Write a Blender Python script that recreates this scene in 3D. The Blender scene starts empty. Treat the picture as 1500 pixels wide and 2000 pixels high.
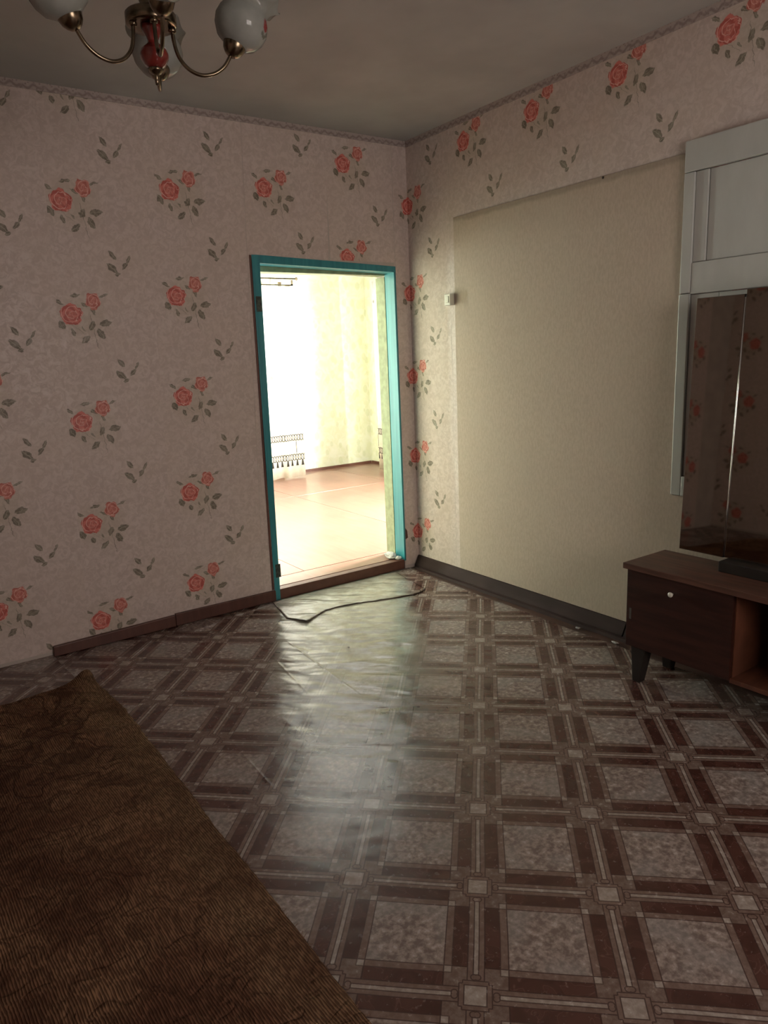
import bpy, bmesh, math, random
from mathutils import Vector, Matrix, noise
random.seed(7)
S = bpy.context.scene
COL = S.collection
PI = math.pi
R = math.radians

# ------------------------------------------------------------------ camera
cam_d = bpy.data.cameras.new('camera')
cam = bpy.data.objects.new('camera', cam_d)
COL.objects.link(cam)
S.camera = cam
F_PX = 1403.5
cam_d.sensor_fit = 'VERTICAL'
cam_d.sensor_height = 36.0
cam_d.lens = 36.0 * F_PX / 2000.0
cam_d.clip_start = 0.05
cam_f = Vector((0.55128827, 0.80671723, -0.21281108))
cam_r = Vector((0.8196448, -0.57130234, -0.0423797))
cam_u = Vector((0.1557679, 0.15106606, 0.97617386))
mm = Matrix((cam_r, cam_u, -cam_f)).transposed().to_4x4()
mm.translation = Vector((-2.9369, -3.8871, 1.45))
cam.matrix_world = mm

# ------------------------------------------------------------------ world, daylight, exposure
W = bpy.data.worlds.new('world')
S.world = W
W.use_nodes = True
bg = W.node_tree.nodes['Background']
bg.inputs[0].default_value = (0.80, 0.90, 1.0, 1)
bg.inputs[1].default_value = 1.0
W.cycles.sampling_method = "NONE"
vs = S.view_settings
vs.view_transform = 'Standard'
vs.look = 'None'
vs.gamma = 1.0
vs.use_curve_mapping = False
vs.exposure = 0.0
cy = S.cycles
cy.max_bounces = 5
cy.diffuse_bounces = 3
cy.glossy_bounces = 3
cy.transmission_bounces = 2
cy.transparent_max_bounces = 6
cy.caustics_reflective = False
cy.caustics_refractive = False
cy.sample_clamp_indirect = 6.0
cy.use_adaptive_sampling = True
cy.adaptive_threshold = 0.15
cy.adaptive_min_samples = 20

def daylight(name, loc, direction, sx, sy, watts, color):
    d = bpy.data.lights.new(name, 'AREA')
    d.shape = 'RECTANGLE'
    d.size, d.size_y = sx, sy
    d.energy = watts
    d.color = color
    o = bpy.data.objects.new(name, d)
    COL.objects.link(o)
    o.location = loc
    o.rotation_euler = Vector(direction).to_track_quat('-Z', 'Z').to_euler()
    return o
# window in the wall behind the photographer
daylight('daylight_room_window', (-1.55, -5.36, 1.52), (0, 1, 0), 1.4, 1.35, 54, (1.0, 0.85, 0.77))
# windows of the next room; the side and narrow ones are added out of view
daylight('added_light_next_room_side', (2.335, 0.565, 1.30), (-1, 0, 0), 0.50, 1.2, 1750, (0.95, 0.98, 0.97))  # added unseen source that overexposes the far wall
daylight('added_light_next_room_narrow', (-1.46, 4.045, 1.2), (0, -1, 0), 0.16, 1.5, 95, (0.88, 1.0, 0.97))  # added unseen sliver source for the bright band near the corner
daylight('daylight_next_room_curtained', (0.35, 4.045, 1.5), (0, -1, 0), 1.3, 1.4, 110, (0.95, 0.99, 1.0))

# ------------------------------------------------------------------ node expression helper
class NX:
    tree = None
    def __init__(s, sock): s.s = sock
    @staticmethod
    def math(op, *a, clamp=False):
        n = NX.tree.nodes.new('ShaderNodeMath')
        n.operation = op
        n.use_clamp = clamp
        for i, v in enumerate(a):
            if isinstance(v, NX): NX.tree.links.new(v.s, n.inputs[i])
            else: n.inputs[i].default_value = v
        return NX(n.outputs[0])
    def __add__(s, o): return NX.math('ADD', s, o)
    __radd__ = __add__
    def __sub__(s, o): return NX.math('SUBTRACT', s, o)
    def __rsub__(s, o): return NX.math('SUBTRACT', o, s)
    def __mul__(s, o): return NX.math('MULTIPLY', s, o)
    __rmul__ = __mul__
    def __truediv__(s, o): return NX.math('DIVIDE', s, o)
    def __neg__(s): return NX.math('MULTIPLY', s, -1.0)
def m_abs(a): return NX.math('ABSOLUTE', a)
def m_max(a, b): return NX.math('MAXIMUM', a, b)
def m_min(a, b): return NX.math('MINIMUM', a, b)
def m_sin(a): return NX.math('SINE', a)
def m_sqrt(a): return NX.math('SQRT', a)
def m_atan2(a, b): return NX.math('ARCTAN2', a, b)
def m_round(a): return NX.math('FLOOR', a + 0.5)
def step(x, lo, hi):
    """0 below lo, 1 above hi"""
    n = NX.tree.nodes.new('ShaderNodeMapRange')
    n.interpolation_type = 'SMOOTHSTEP'
    NX.tree.links.new(x.s, n.inputs[0])
    n.inputs[1].default_value = lo
    n.inputs[2].default_value = hi
    return NX(n.outputs[0])
def gt(x, t, w=0.004): return step(x, t - w, t + w)
def lt(x, t, w=0.004): return 1.0 - gt(x, t, w)
def band(x, c, h, w=0.003): return lt(m_abs(x - c), h, w)
def inv(x): return 1.0 - x
def coords(kind='Object'):
    tc = NX.tree.nodes.new('ShaderNodeTexCoord')
    sep = NX.tree.nodes.new('ShaderNodeSeparateXYZ')
    NX.tree.links.new(tc.outputs[kind], sep.inputs[0])
    return NX(sep.outputs[0]), NX(sep.outputs[1]), NX(sep.outputs[2]), tc.outputs[kind]
def comb(x, y, z):
    n = NX.tree.nodes.new('ShaderNodeCombineXYZ')
    for i, v in enumerate((x, y, z)):
        if isinstance(v, NX): NX.tree.links.new(v.s, n.inputs[i])
        else: n.inputs[i].default_value = v
    return n.outputs[0]
def nz(vec, scale, detail=3.0, rough=0.55, dist=0.0):
    n = NX.tree.nodes.new('ShaderNodeTexNoise')
    NX.tree.links.new(vec, n.inputs['Vector'])
    n.inputs['Scale'].default_value = scale
    n.inputs['Detail'].default_value = detail
    n.inputs['Roughness'].default_value = rough
    n.inputs['Distortion'].default_value = dist
    return NX(n.outputs['Fac'])
def voro(vec, scale, feature='F1'):
    n = NX.tree.nodes.new('ShaderNodeTexVoronoi')
    n.feature = feature
    NX.tree.links.new(vec, n.inputs['Vector'])
    n.inputs['Scale'].default_value = scale
    return NX(n.outputs['Distance'])
class CX:
    def __init__(s, sock): s.s = sock
def mixc(f, a, b):
    n = NX.tree.nodes.new('ShaderNodeMix')
    n.data_type = 'RGBA'
    if isinstance(f, NX): NX.tree.links.new(f.s, n.inputs[0])
    else: n.inputs[0].default_value = f
    for i, v in ((6, a), (7, b)):
        if isinstance(v, CX): NX.tree.links.new(v.s, n.inputs[i])
        else: n.inputs[i].default_value = (*v[:3], 1)
    return CX(n.outputs[2])
def new_mat(name):
    m = bpy.data.materials.new(name)
    m.use_nodes = True
    NX.tree = m.node_tree
    return m, m.node_tree.nodes['Principled BSDF']
def put(b, sock, v):
    i = b.inputs[sock]
    if isinstance(v, (NX, CX)): NX.tree.links.new(v.s, i)
    elif isinstance(v, (tuple, list)): i.default_value = (*v[:3], 1)
    else: i.default_value = v
def bump(b, h, strength=0.3, dist=0.002):
    n = NX.tree.nodes.new('ShaderNodeBump')
    n.inputs['Strength'].default_value = strength
    n.inputs['Distance'].default_value = dist
    NX.tree.links.new(h.s, n.inputs['Height'])
    NX.tree.links.new(n.outputs[0], b.inputs['Normal'])
def simple(name, col, rough=0.5, metal=0.0, var=0.12, scale=18.0, bstr=0.0, stretch=(1, 1, 1), coat=0.0, spec=0.5):
    m, b = new_mat(name)
    x, y, z, v = coords()
    vec = comb(x * stretch[0], y * stretch[1], z * stretch[2])
    n = nz(vec, scale, 4.0)
    d = tuple(c * (1 - var) for c in col)
    l = tuple(min(1, c * (1 + var)) for c in col)
    put(b, 'Base Color', mixc(step(n, 0.3, 0.7), d, l))
    put(b, 'Roughness', rough)
    put(b, 'Metallic', metal)
    put(b, 'Specular IOR Level', spec)
    if coat: put(b, 'Coat Weight', coat)
    if bstr: bump(b, n, bstr, 0.003)
    return m

# ------------------------------------------------------------------ materials
WP = 0.529          # vertical repeat of the rose wallpaper
def leaf_mask(x, z, cx, cz, ang, ln, wd):
    c, s = math.cos(R(ang)), math.sin(R(ang))
    px, pz = x - cx, z - cz
    a = px * c + pz * s
    b = m_abs(pz * c - px * s)
    q = a * (1.0 / ln)
    h = (1.0 - q * q) * wd - b
    vein = lt(b, 0.0012, 0.0008)
    return step(h, -0.001, 0.002), vein

def make_wallpaper():
    m, b = new_mat('rose_wallpaper')
    x, y, z, v = coords()
    # rough hand-printed outline: wobble the print coordinates
    n1 = nz(v, 55.0, 1.0) - 0.5
    n2 = nz(comb(x + 3.1, y, z + 7.7), 55.0, 1.0) - 0.5
    zr = z - m_round(z * (1 / WP)) * WP
    zs0 = z - 0.25
    zs = zs0 - m_round(zs0 * (1 / WP)) * WP
    K = 0.92
    px, pz = (x + n1 * 0.018) * K, (zr + n2 * 0.018) * K
    qx, qz = (x - 0.235 + n1 * 0.014) * 0.78, (zs + n2 * 0.014) * 0.78
    # base paper: pale pinkish beige, mottled damask
    dam = nz(v, 30.0, 3.0, 0.66, 1.2)
    big = nz(v, 3.2, 1.0)
    base = mixc(step(dam, 0.36, 0.66), (0.59, 0.49, 0.44), (0.71, 0.605, 0.555))
    base = mixc(step(big, 0.35, 0.7) * 0.35, base, (0.64, 0.53, 0.45))
    # soft yellowish shade printed behind the bouquet
    dx, dz = px - 0.055, pz + 0.01
    rr = m_sqrt(dx * dx + dz * dz * 1.1)
    base = mixc(lt(rr, 0.095, 0.055) * 0.33, base, (0.50, 0.43, 0.30))
    # leaves
    leaves = [(-.050, .052, 150, .022, .008), (.022, .084, 12, .026, .008), (.145, .088, 18, .024, .006),
              (-.046, -.047, 120, .023, .015), (.002, -.078, -65, .019, .011), (.086, -.046, 65, .024, .013),
              (.146, -.036, 12, .030, .016), (.122, -.083, -60, .028, .015), (.054, -.110, 42, .026, .013),
              (.060, .045, -30, .020, .008), (.096, .016, -60, .018, .008), (.045, -.062, -50, .014, .005)]
    lm = None; vm = None
    for L in leaves:
        a, ve = leaf_mask(px, pz, *L)
        lm = a if lm is None else m_max(lm, a)
        vm = a * ve if vm is None else m_max(vm, a * ve)
    sprig = [(-.012, .034, -52, .021, .010), (-.016, -.014, -40, .026, .013), (.033, -.004, 52, .019, .009),
             (.049, .022, 60, .020, .006), (.002, -.036, 20, .013, .008)]
    sx0 = 0.0
    for (cx, cz, an, l, w) in sprig:
        a, ve = leaf_mask(qx, qz, sx0 + cx, cz, an, l, w)
        lm = m_max(lm, a)
        vm = m_max(vm, a * ve)
    # stems
    st = band(px - 0.088 + (pz + 0.05) * 0.17, 0.0, 0.0012, 0.0009) * band(pz, -0.075, 0.075, 0.004) * 0.8
    st2 = band(pz + 0.062 + (px - 0.02) * 0.75, 0.0, 0.0010, 0.0009) * band(px, 0.02, 0.03, 0.004) * 0.6
    lm2 = m_max(lm, m_max(st, st2))
    col = mixc(lm2 * 0.86, base, mixc(step(dam, 0.4, 0.6), (0.13, 0.112, 0.075), (0.25, 0.22, 0.16)))
    col = mixc(vm * 0.7, col, (0.46, 0.42, 0.33))
    # roses: petal swirls
    for (cx, cz, rad, ex, tint) in ((0.0, 0.0, 0.047, 1.0, 0.0), (0.098, 0.062, 0.033, 1.12, 1.0)):
        ux, uz = px - cx, (pz - cz) * (1.0 / ex)
        r = m_sqrt(ux * ux + uz * uz)
        th = m_atan2(uz, ux)
        edge = r - 0.0035 * m_sin(th * 5.0 + cx * 30.0)
        rm = lt(edge, rad, 0.0022)
        sw = m_sin(th * 2.0 + r * (330.0 if tint == 0 else 420.0) + n1 * 5.0)
        sw2 = m_sin(th * 3.0 - r * 210.0 + n2 * 4.0)
        dark = (0.52, 0.095, 0.075) if tint == 0 else (0.52, 0.13, 0.10)
        mid = (0.72, 0.20, 0.165) if tint == 0 else (0.66, 0.24, 0.19)
        lite = (0.86, 0.50, 0.43)
        rc = mixc(step(sw2, -0.5, 0.7), dark, mid)
        rc = mixc(step(sw, 0.72, 0.97) * 0.9, rc, lite)
        rc = mixc(lt(r, rad * 0.45, 0.008) * 0.45, rc, (0.72, 0.26, 0.21))
        col = mixc(rm * 0.95, col, rc)
    put(b, 'Base Color', col)
    put(b, 'Roughness', 0.52 - 0.16 * step(dam, 0.45, 0.7))
    put(b, 'Specular IOR Level', 0.4)
    bump(b, nz(v, 30.0, 2.0, 0.6) * 0.7 + nz(v, 4.5, 0.0) * 2.0, 0.35, 0.004)
    return m
M_WALL = make_wallpaper()

def make_plaster(name, c1, c2, scale=6.0, bs=0.3, rough=0.85):
    m, b = new_mat(name)
    x, y, z, v = coords()
    n = nz(v, scale, 3.0, 0.6)
    put(b, 'Base Color', mixc(step(n, 0.3, 0.72), c1, c2))
    put(b, 'Roughness', rough)
    bump(b, nz(v, scale * 5, 2.0) * 2.0, bs, 0.004)
    return m
M_UNDER = make_plaster('bare_wall', (0.50, 0.44, 0.39), (0.60, 0.53, 0.47))
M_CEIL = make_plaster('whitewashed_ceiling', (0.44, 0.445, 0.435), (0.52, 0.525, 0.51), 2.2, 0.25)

def make_border():
    m, b = new_mat('lace_border_paper')
    x, y, z, v = coords()
    s = x + y
    n = nz(v, 60.0, 3.0)
    wave = m_sin(s * 130.0) * 0.006 + m_sin(s * 57.0) * 0.004
    lace = band(z - 0.012 + wave, 0.0, 0.006, 0.004)
    spots = lt(voro(v, 75.0), 0.30, 0.08)
    col = mixc(m_max(lace, spots) * 0.75, (0.46, 0.39, 0.36), (0.26, 0.20, 0.18))
    col = mixc(step(n, 0.5, 0.7) * 0.4, col, (0.55, 0.46, 0.42))
    put(b, 'Base Color', col)
    put(b, 'Roughness', 0.7)
    return m
M_BORDER = make_border()

G_ANG, G_X, G_Y, G_S = -0.742, -1.0711, -1.8028, 0.3517
def make_lino():
    m, b = new_mat('patterned_linoleum')
    x, y, z, v = coords()
    ca, sa = math.cos(G_ANG), math.sin(G_ANG)
    dx, dy = x - G_X, y - G_Y
    u = (dx * ca + dy * sa) * (1 / G_S)
    w = (dx * sa - dy * ca) * (1 / G_S)
    # the sheet is not laid dead straight
    u = u + (nz(v, 2.3, 1.0) - 0.5) * 0.03
    w = w + (nz(comb(x + 5.0, y + 2.0, z), 2.3, 1.0) - 0.5) * 0.03
    a = m_abs(u - m_round(u))
    c = m_abs(w - m_round(w))
    mn, mx = m_min(a, c), m_max(a, c)
    e = 0.003
    marble_n = nz(v, 48.0, 3.0, 0.66)
    vein_n = nz(v, 14.0, 2.0, 0.5, 1.0)
    marble = mixc(step(marble_n, 0.35, 0.65), (0.165, 0.122, 0.105), (0.355, 0.292, 0.258))
    marble = mixc(step(nz(v, 9.0, 0.0), 0.45, 0.7) * 0.4, marble, (0.29, 0.27, 0.255))
    midn = marble_n
    mid = mixc(step(midn, 0.35, 0.65), (0.155, 0.10, 0.08), (0.205, 0.14, 0.115))
    zone = mixc(step(marble_n, 0.35, 0.65), (0.135, 0.087, 0.07), (0.20, 0.145, 0.12))
    brown = mixc(step(vein_n, 0.35, 0.65), (0.060, 0.023, 0.017), (0.088, 0.036, 0.027))
    brown = mixc(band(vein_n, 0.55, 0.005, 0.006) * 0.35, brown, (0.22, 0.13, 0.10))
    light = mixc(step(marble_n, 0.35, 0.65), (0.27, 0.22, 0.19), (0.38, 0.325, 0.285))
    line = (0.045, 0.022, 0.018)
    col = brown
    col = mixc(lt(mx, 0.217, e), col, zone)                            # zone round a medallion
    in_sq = gt(mn, 0.222, e)
    in_fr = gt(mn, 0.167, e)
    col = mixc(in_fr, col, mid)                                        # frame strips
    col = mixc(in_fr * lt(mx, 0.222, e), col, light)                   # little corner squares
    col = mixc(in_sq, col, marble)                                     # marble square
    rib = lt(mn, 0.058, e) * gt(mx, 0.115, e)
    col = mixc(rib, col, mid)
    col = mixc(lt(mn, 0.017, e) * gt(mx, 0.165, e), col, light)
    col = mixc(lt(mx, 0.112, e), col, mid)
    col = mixc(lt(mx, 0.076, e), col, light)
    lw = 0.0042
    ln = band(mn, 0.058, lw) * gt(mx, 0.112, e)
    ln = m_max(ln, band(mn, 0.018, lw) * gt(mx, 0.155, e))
    ln = m_max(ln, band(mn, 0.167, lw) * gt(mx, 0.165, e) * 0.8)
    ln = m_max(ln, band(mn, 0.222, lw) * gt(mx, 0.165, e))
    ln = m_max(ln, band(mx, 0.222, lw) * gt(mn, 0.055, e))
    ln = m_max(ln, band(mx, 0.076, lw) * lt(mx, 0.09, e))
    ln = m_max(ln, band(mx, 0.112, lw) * lt(mn, 0.09, e))
    ln = m_max(ln, band(mn, 0.088, lw) * band(mx, 0.100, 0.012))
    kx, ky = mx - 0.140, mn - 0.012
    ln = m_max(ln, band(m_sqrt(kx * kx + ky * ky), 0.022, 0.004))
    col = mixc(ln * 0.9, col, line)
    dirt = nz(v, 1.7, 2.0, 0.6)
    col = mixc(step(dirt, 0.5, 0.8) * 0.25, col, (0.16, 0.12, 0.10))
    # print worn away on doorway path; pale colour also paints in door sheen
    tpar = ((x + 0.62) * -0.83 + y * -1.45) * (1 / (0.83 * 0.83 + 1.45 * 1.45))
    tcl = m_min(m_max(tpar, 0.0), 1.25)
    ox, oy = x + 0.62 + tcl * 0.83, y + tcl * 1.45
    dist = m_sqrt(ox * ox + oy * oy) + (nz(v, 5.0, 3.0, 0.6) - 0.5) * 0.22
    worn = inv(step(dist, 0.26, 0.46)) * inv(step(tpar + (nz(v, 3.0, 2.0) - 0.5) * 0.5, 0.50, 1.15))
    olive_sheen = mixc(step(nz(v, 11.0, 3.0, 0.6), 0.35, 0.68), (0.37, 0.35, 0.27), (0.53, 0.51, 0.41))
    col = mixc(worn * 0.90, col, olive_sheen)
    put(b, 'Base Color', col)
    rg = marble_n
    put(b, 'Roughness', 0.21 + 0.10 * rg - worn * 0.03)
    put(b, 'IOR', 1.62)
    # creases and wrinkles of the old sheet; stronger where it is trodden at the doorway
    ex, ey = x * ca + y * sa, x * sa - y * ca
    wr = nz(comb(ex * 3.4, ey * 8.0, z), 1.4, 1.0, 0.4, 0.5)
    qx, qy = x + 1.05, y + 0.7
    near = lt(m_sqrt(qx * qx * 0.9 + qy * qy * 0.6), 0.95, 0.7)
    crease = band(x + 1.372 - 0.047 * (y + 0.665), 0.0, 0.004, 0.006) * band(y, -1.02, 0.36, 0.05)
    cre2 = band(x + 1.51 - 0.12 * (y + 0.68), 0.0, 0.004, 0.008) * band(y, -0.95, 0.28, 0.05)
    cre3 = band(x + 2.0 - 0.03 * y, 0.03, 0.004, 0.006) * band(y, -1.58, 0.2, 0.05)
    h = (wr * 1.8) * (0.10 + near * 0.95) + nz(comb(ex * 9.0, ey * 22.0, z), 1.3, 1.0) * near * 0.30 + (crease + cre2 * 0.6 + cre3 * 0.5) * 0.16
    bump(b, h, 0.75, 0.011)
    return m
M_LINO = make_lino()

def make_floor_paint(name, c1, c2, rough):
    m, b = new_mat(name)
    x, y, z, v = coords()
    g = nz(comb(x * 14.0, y * 1.2, z), 2.0, 2.0)
    n = nz(v, 5.0, 1.0)
    put(b, 'Base Color', mixc(step(g * 0.6 + n * 0.4, 0.35, 0.65), c1, c2))
    put(b, 'Specular IOR Level', 0.5 if rough < 0.6 else 0.15)
    put(b, 'Roughness', rough)
    bump(b, g, 0.12, 0.004)
    return m
M_SUB = make_floor_paint('brown_floor_paint', (0.050, 0.024, 0.017), (0.085, 0.042, 0.030), 0.5)
M_FARFLOOR = make_floor_paint('red_brown_floor_paint', (0.19, 0.092, 0.064), (0.235, 0.118, 0.082), 0.28)
M_BASE_B = make_floor_paint('brown_skirting_paint', (0.085, 0.033, 0.023), (0.125, 0.052, 0.036), 0.45)
M_BASE_R = make_floor_paint('dark_grey_skirting_paint', (0.036, 0.021, 0.019), (0.062, 0.038, 0.034), 0.75)
M_RISER = simple('threshold_paint', (0.13, 0.055, 0.035), 0.45)

def make_teal():
    m, b = new_mat('teal_oil_paint')
    x, y, z, v = coords()
    n = nz(comb(x * 30.0, y * 30.0, z * 1.5), 1.5, 4.0)
    chips = step(nz(v, 34.0, 4.0, 0.7), 0.70, 0.74)
    col = mixc(step(n, 0.3, 0.7), (0.03, 0.235, 0.27), (0.05, 0.31, 0.345))
    col = mixc(chips * 0.8, col, (0.10, 0.10, 0.09))
    put(b, 'Base Color', col)
    put(b, 'Roughness', 0.36)
    bump(b, n, 0.3, 0.002)
    return m
M_TEAL = make_teal()

def make_far_wallpaper():
    m, b = new_mat('yellow_green_wallpaper')
    x, y, z, v = coords()
    s = x + y
    n = nz(v, 9.0, 2.0, 0.6, 1.0)
    leafy = lt(voro(comb(s * 7.0, 0.0, z * 4.5), 1.5), 0.34, 0.03)
    col = mixc(step(n, 0.35, 0.65), (0.74, 0.755, 0.53), (0.81, 0.82, 0.65))
    col = mixc(leafy * 0.45, col, (0.58, 0.62, 0.38))
    put(b, 'Base Color', col)
    put(b, 'Roughness', 0.7)
    return m
M_FARWALL = make_far_wallpaper()
M_REVEAL = simple('pale_green_reveal_paper', (0.30, 0.335, 0.20), 0.7, var=0.16, scale=22.0)

def make_curtain():
    # u (object X) runs along the curtain, object Z is height above its hem
    m, b = new_mat('printed_curtain')
    x, y, z, v = coords()
    P = 0.066
    def cell(o): 
        t = (x + o) * (1 / P)
        return (t - m_round(t)) * P
    c0 = cell(0.0)
    pat = None
    for zc in (0.235, 0.47):
        for o in (0.0, P / 2):
            d = cell(o)
            dz = (z - zc) * 0.72
            ring = band(m_sqrt(d * d + dz * dz), 0.024, 0.0034, 0.0016)
            pat = ring if pat is None else m_max(pat, ring)
    tas = lt(m_abs(c0) - (0.215 - z) * 0.15, 0.005, 0.002) * band(z, 0.168, 0.034, 0.003)
    pat = m_max(pat, tas)
    t5 = x * (1 / (P * 6))
    bar = band((t5 - m_round(t5)) * (P * 6), 0.0, 0.004, 0.002) * band(z, 0.355, 0.07, 0.003)
    pat = m_max(pat, bar)
    for zl in (0.275, 0.43): pat = m_max(pat, band(z, zl, 0.0025, 0.0015) * 0.55)
    hi = lt(voro(comb(x * 5.0, 0.0, z * 4.0), 1.0), 0.12, 0.03) * gt(z, 0.55, 0.05) * 0.7
    pat = m_max(pat, hi)
    n = nz(v, 30.0, 2.0)
    base = mixc(step(n, 0.4, 0.6), (0.80, 0.77, 0.70), (0.86, 0.84, 0.78))
    base = mixc(lt(z, 0.52, 0.08) * 0.5, base, (0.80, 0.66, 0.42))
    col = mixc(pat * 0.97, base, (0.022, 0.015, 0.009))
    put(b, 'Base Color', col)
    put(b, 'Roughness', 0.8)
    tr = NX.tree.nodes.new('ShaderNodeBsdfTranslucent')
    NX.tree.links.new(col.s, tr.inputs[0])
    mx = NX.tree.nodes.new('ShaderNodeMixShader')
    mx.inputs[0].default_value = 0.5
    NX.tree.links.new(b.outputs[0], mx.inputs[1])
    NX.tree.links.new(tr.outputs[0], mx.inputs[2])
    NX.tree.links.new(mx.outputs[0], NX.tree.nodes['Material Output'].inputs[0])
    return m
M_CURTAIN = make_curtain()

def make_board():
    m, b = new_mat('beige_panel_paper')
    x, y, z, v = coords()
    fib = nz(comb(x * 95.0, y * 95.0, z * 42.0), 1.0, 3.0, 0.65)
    n = nz(v, 2.0, 3.0)
    col = mixc(step(fib, 0.32, 0.68), (0.50, 0.405, 0.315), (0.575, 0.47, 0.375))
    col = mixc(step(n, 0.45, 0.75) * 0.35, col, (0.55, 0.47, 0.37))
    top_shade = gt(z + (nz(v, 12.0, 2.0) - 0.5) * 0.03, 2.196, 0.012)  # shadow band along the panel's top edge, painted into the colour
    col = mixc(top_shade * 0.45, col, (0.22, 0.17, 0.12))
    put(b, 'Base Color', col)
    put(b, 'Roughness', 0.8)
    bump(b, fib, 0.2, 0.002)
    return m
M_BOARD = make_board()
M_WHITE = simple('white_gloss_paint', (0.55, 0.56, 0.525), 0.22, var=0.04, scale=4.0, bstr=0.12, stretch=(3, 3, 1))
M_PLASTIC = simple('ivory_plastic', (0.70, 0.68, 0.58), 0.4, var=0.05)
M_BLACK = simple('dark_slot', (0.015, 0.013, 0.012), 0.6)
M_WOOD = simple('dark_red_polished_wood', (0.038, 0.0125, 0.0085), 0.34, var=0.35, scale=4.0, stretch=(10, 1, 10), coat=0.1)
M_WOODTOP = simple('worn_brown_veneer', (0.105, 0.048, 0.032), 0.38, var=0.30, scale=4.0, stretch=(12, 1, 12))
M_WOODIN = simple('unpolished_inner_veneer', (0.12, 0.042, 0.022), 0.5, var=0.25, scale=4.0, stretch=(2, 12, 2))
M_LEG = simple('black_brown_leg', (0.018, 0.014, 0.011), 0.4)
M_CHROME = simple('dull_chrome', (0.72, 0.72, 0.70), 0.18, metal=1.0, var=0.05)
M_BRASS = simple('antique_brass', (0.20, 0.155, 0.105), 0.24, metal=1.0, var=0.25, scale=40.0)
M_REDWOOD = simple('red_lacquered_wood', (0.17, 0.022, 0.017), 0.16, var=0.2, coat=0.6)
M_CRUMB = simple('white_plaster_crumb', (0.62, 0.60, 0.56), 0.9, var=0.3, scale=60.0, bstr=0.4)
M_NAIL = simple('rusty_nail', (0.06, 0.045, 0.035), 0.5, metal=0.6)
M_SCAR = simple('bare_scarred_wood', (0.055, 0.075, 0.060), 0.7, var=0.5, scale=60.0)
M_CORD = simple('grey_smudge_steel', (0.20, 0.20, 0.18), 0.4, metal=0.8)

def make_mirror():
    m, b = new_mat('old_mirror_glass')
    x, y, z, v = coords()
    n = nz(v, 22.0, 4.0, 0.65)
    spots = step(n, 0.70, 0.74)
    put(b, 'Base Color', mixc(spots * 0.7, (0.37, 0.335, 0.295), (0.08, 0.065, 0.05)))
    put(b, 'Metallic', 1.0)
    put(b, 'Roughness', 0.03)
    return m
M_MIRROR = make_mirror()

def make_shade_glass():
    m, b = new_mat('milky_shade_glass')
    x, y, z, v = coords()
    n = nz(v, 14.0, 3.0)
    dx, dy, dz = x - 0.055, y + 0.03, z - 0.075
    d = m_sqrt(dx * dx * 1.6 + dy * dy + dz * dz * 0.9) + (nz(v, 70.0, 3.0) - 0.5) * 0.02
    fl = lt(d, 0.017, 0.003)
    lf = band(d, 0.024, 0.004, 0.002) * step(n, 0.5, 0.6)
    col = mixc(step(n, 0.3, 0.7), (0.43, 0.44, 0.40), (0.54, 0.55, 0.505))
    col = mixc(lf * 0.8, col, (0.16, 0.16, 0.12))
    col = mixc(fl, col, (0.42, 0.07, 0.07))
    put(b, 'Base Color', col)
    put(b, 'Roughness', 0.07)
    tr = NX.tree.nodes.new('ShaderNodeBsdfTranslucent')
    NX.tree.links.new(col.s, tr.inputs[0])
    mx = NX.tree.nodes.new('ShaderNodeMixShader')
    mx.inputs[0].default_value = 0.40
    NX.tree.links.new(b.outputs[0], mx.inputs[1])
    NX.tree.links.new(tr.outputs[0], mx.inputs[2])
    NX.tree.links.new(mx.outputs[0], NX.tree.nodes['Material Output'].inputs[0])
    return m
M_SHADE = make_shade_glass()

def make_glass():
    m, b = new_mat('window_glass')
    t = NX.tree
    x, y, z, v = coords()
    n = nz(v, 3.0, 2.0)
    tr = t.nodes.new('ShaderNodeBsdfTransparent')
    gl = t.nodes.new('ShaderNodeBsdfGlossy')
    gl.inputs['Roughness'].default_value = 0.03
    mx = t.nodes.new('ShaderNodeMixShader')
    t.links.new((0.05 + n * 0.04).s, mx.inputs[0])
    t.links.new(tr.outputs[0], mx.inputs[1])
    t.links.new(gl.outputs[0], mx.inputs[2])
    t.links.new(mx.outputs[0], t.nodes['Material Output'].inputs[0])
    return m
M_GLASS = make_glass()

def make_rug():
    m, b = new_mat('brown_ribbed_rug')
    x, y, z, v = coords()
    wob = nz(v, 9.0, 2.0) - 0.5
    # short knotted ribs running lengthwise
    rib = nz(comb(x * 120.0, y * 38.0 + wob * 4.0, z), 1.0, 1.0, 0.5)
    fine = m_sin(x * 900.0 + wob * 9.0 + y * 60.0)
    vec = comb(x + wob * 0.16, y + (nz(comb(x + 4.0, y + 9.0, z), 6.0, 1.0) - 0.5) * 0.24, 0.0)
    sc = nz(vec, 7.0, 1.0, 0.5, 1.2)
    vine = band(sc, 0.50, 0.035, 0.03) * (0.5 + 0.5 * gt(y, -1.5, 0.6))
    patch = nz(v, 3.4, 3.0, 0.62)
    light = mixc(step(patch, 0.36, 0.64), (0.165, 0.077, 0.046), (0.31, 0.175, 0.10))
    col = mixc(vine * 0.72, light, (0.060, 0.026, 0.016))
    edge = gt(x + wob * 0.10, -2.40, 0.05)
    col = mixc(edge * 0.5, col, mixc(step(patch, 0.35, 0.65), (0.22, 0.13, 0.072), (0.34, 0.23, 0.13)))
    rb = step(rib * 0.8 + fine * 0.14, 0.24, 0.56)
    col = mixc(inv(rb) * 0.72, col, (0.052, 0.024, 0.014))
    put(b, 'Base Color', col)
    put(b, 'Roughness', 0.95)
    put(b, 'Specular IOR Level', 0.1)
    bump(b, rb * 0.8 - vine * 1.2, 0.8, 0.006)
    return m
M_RUG = make_rug()

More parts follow.
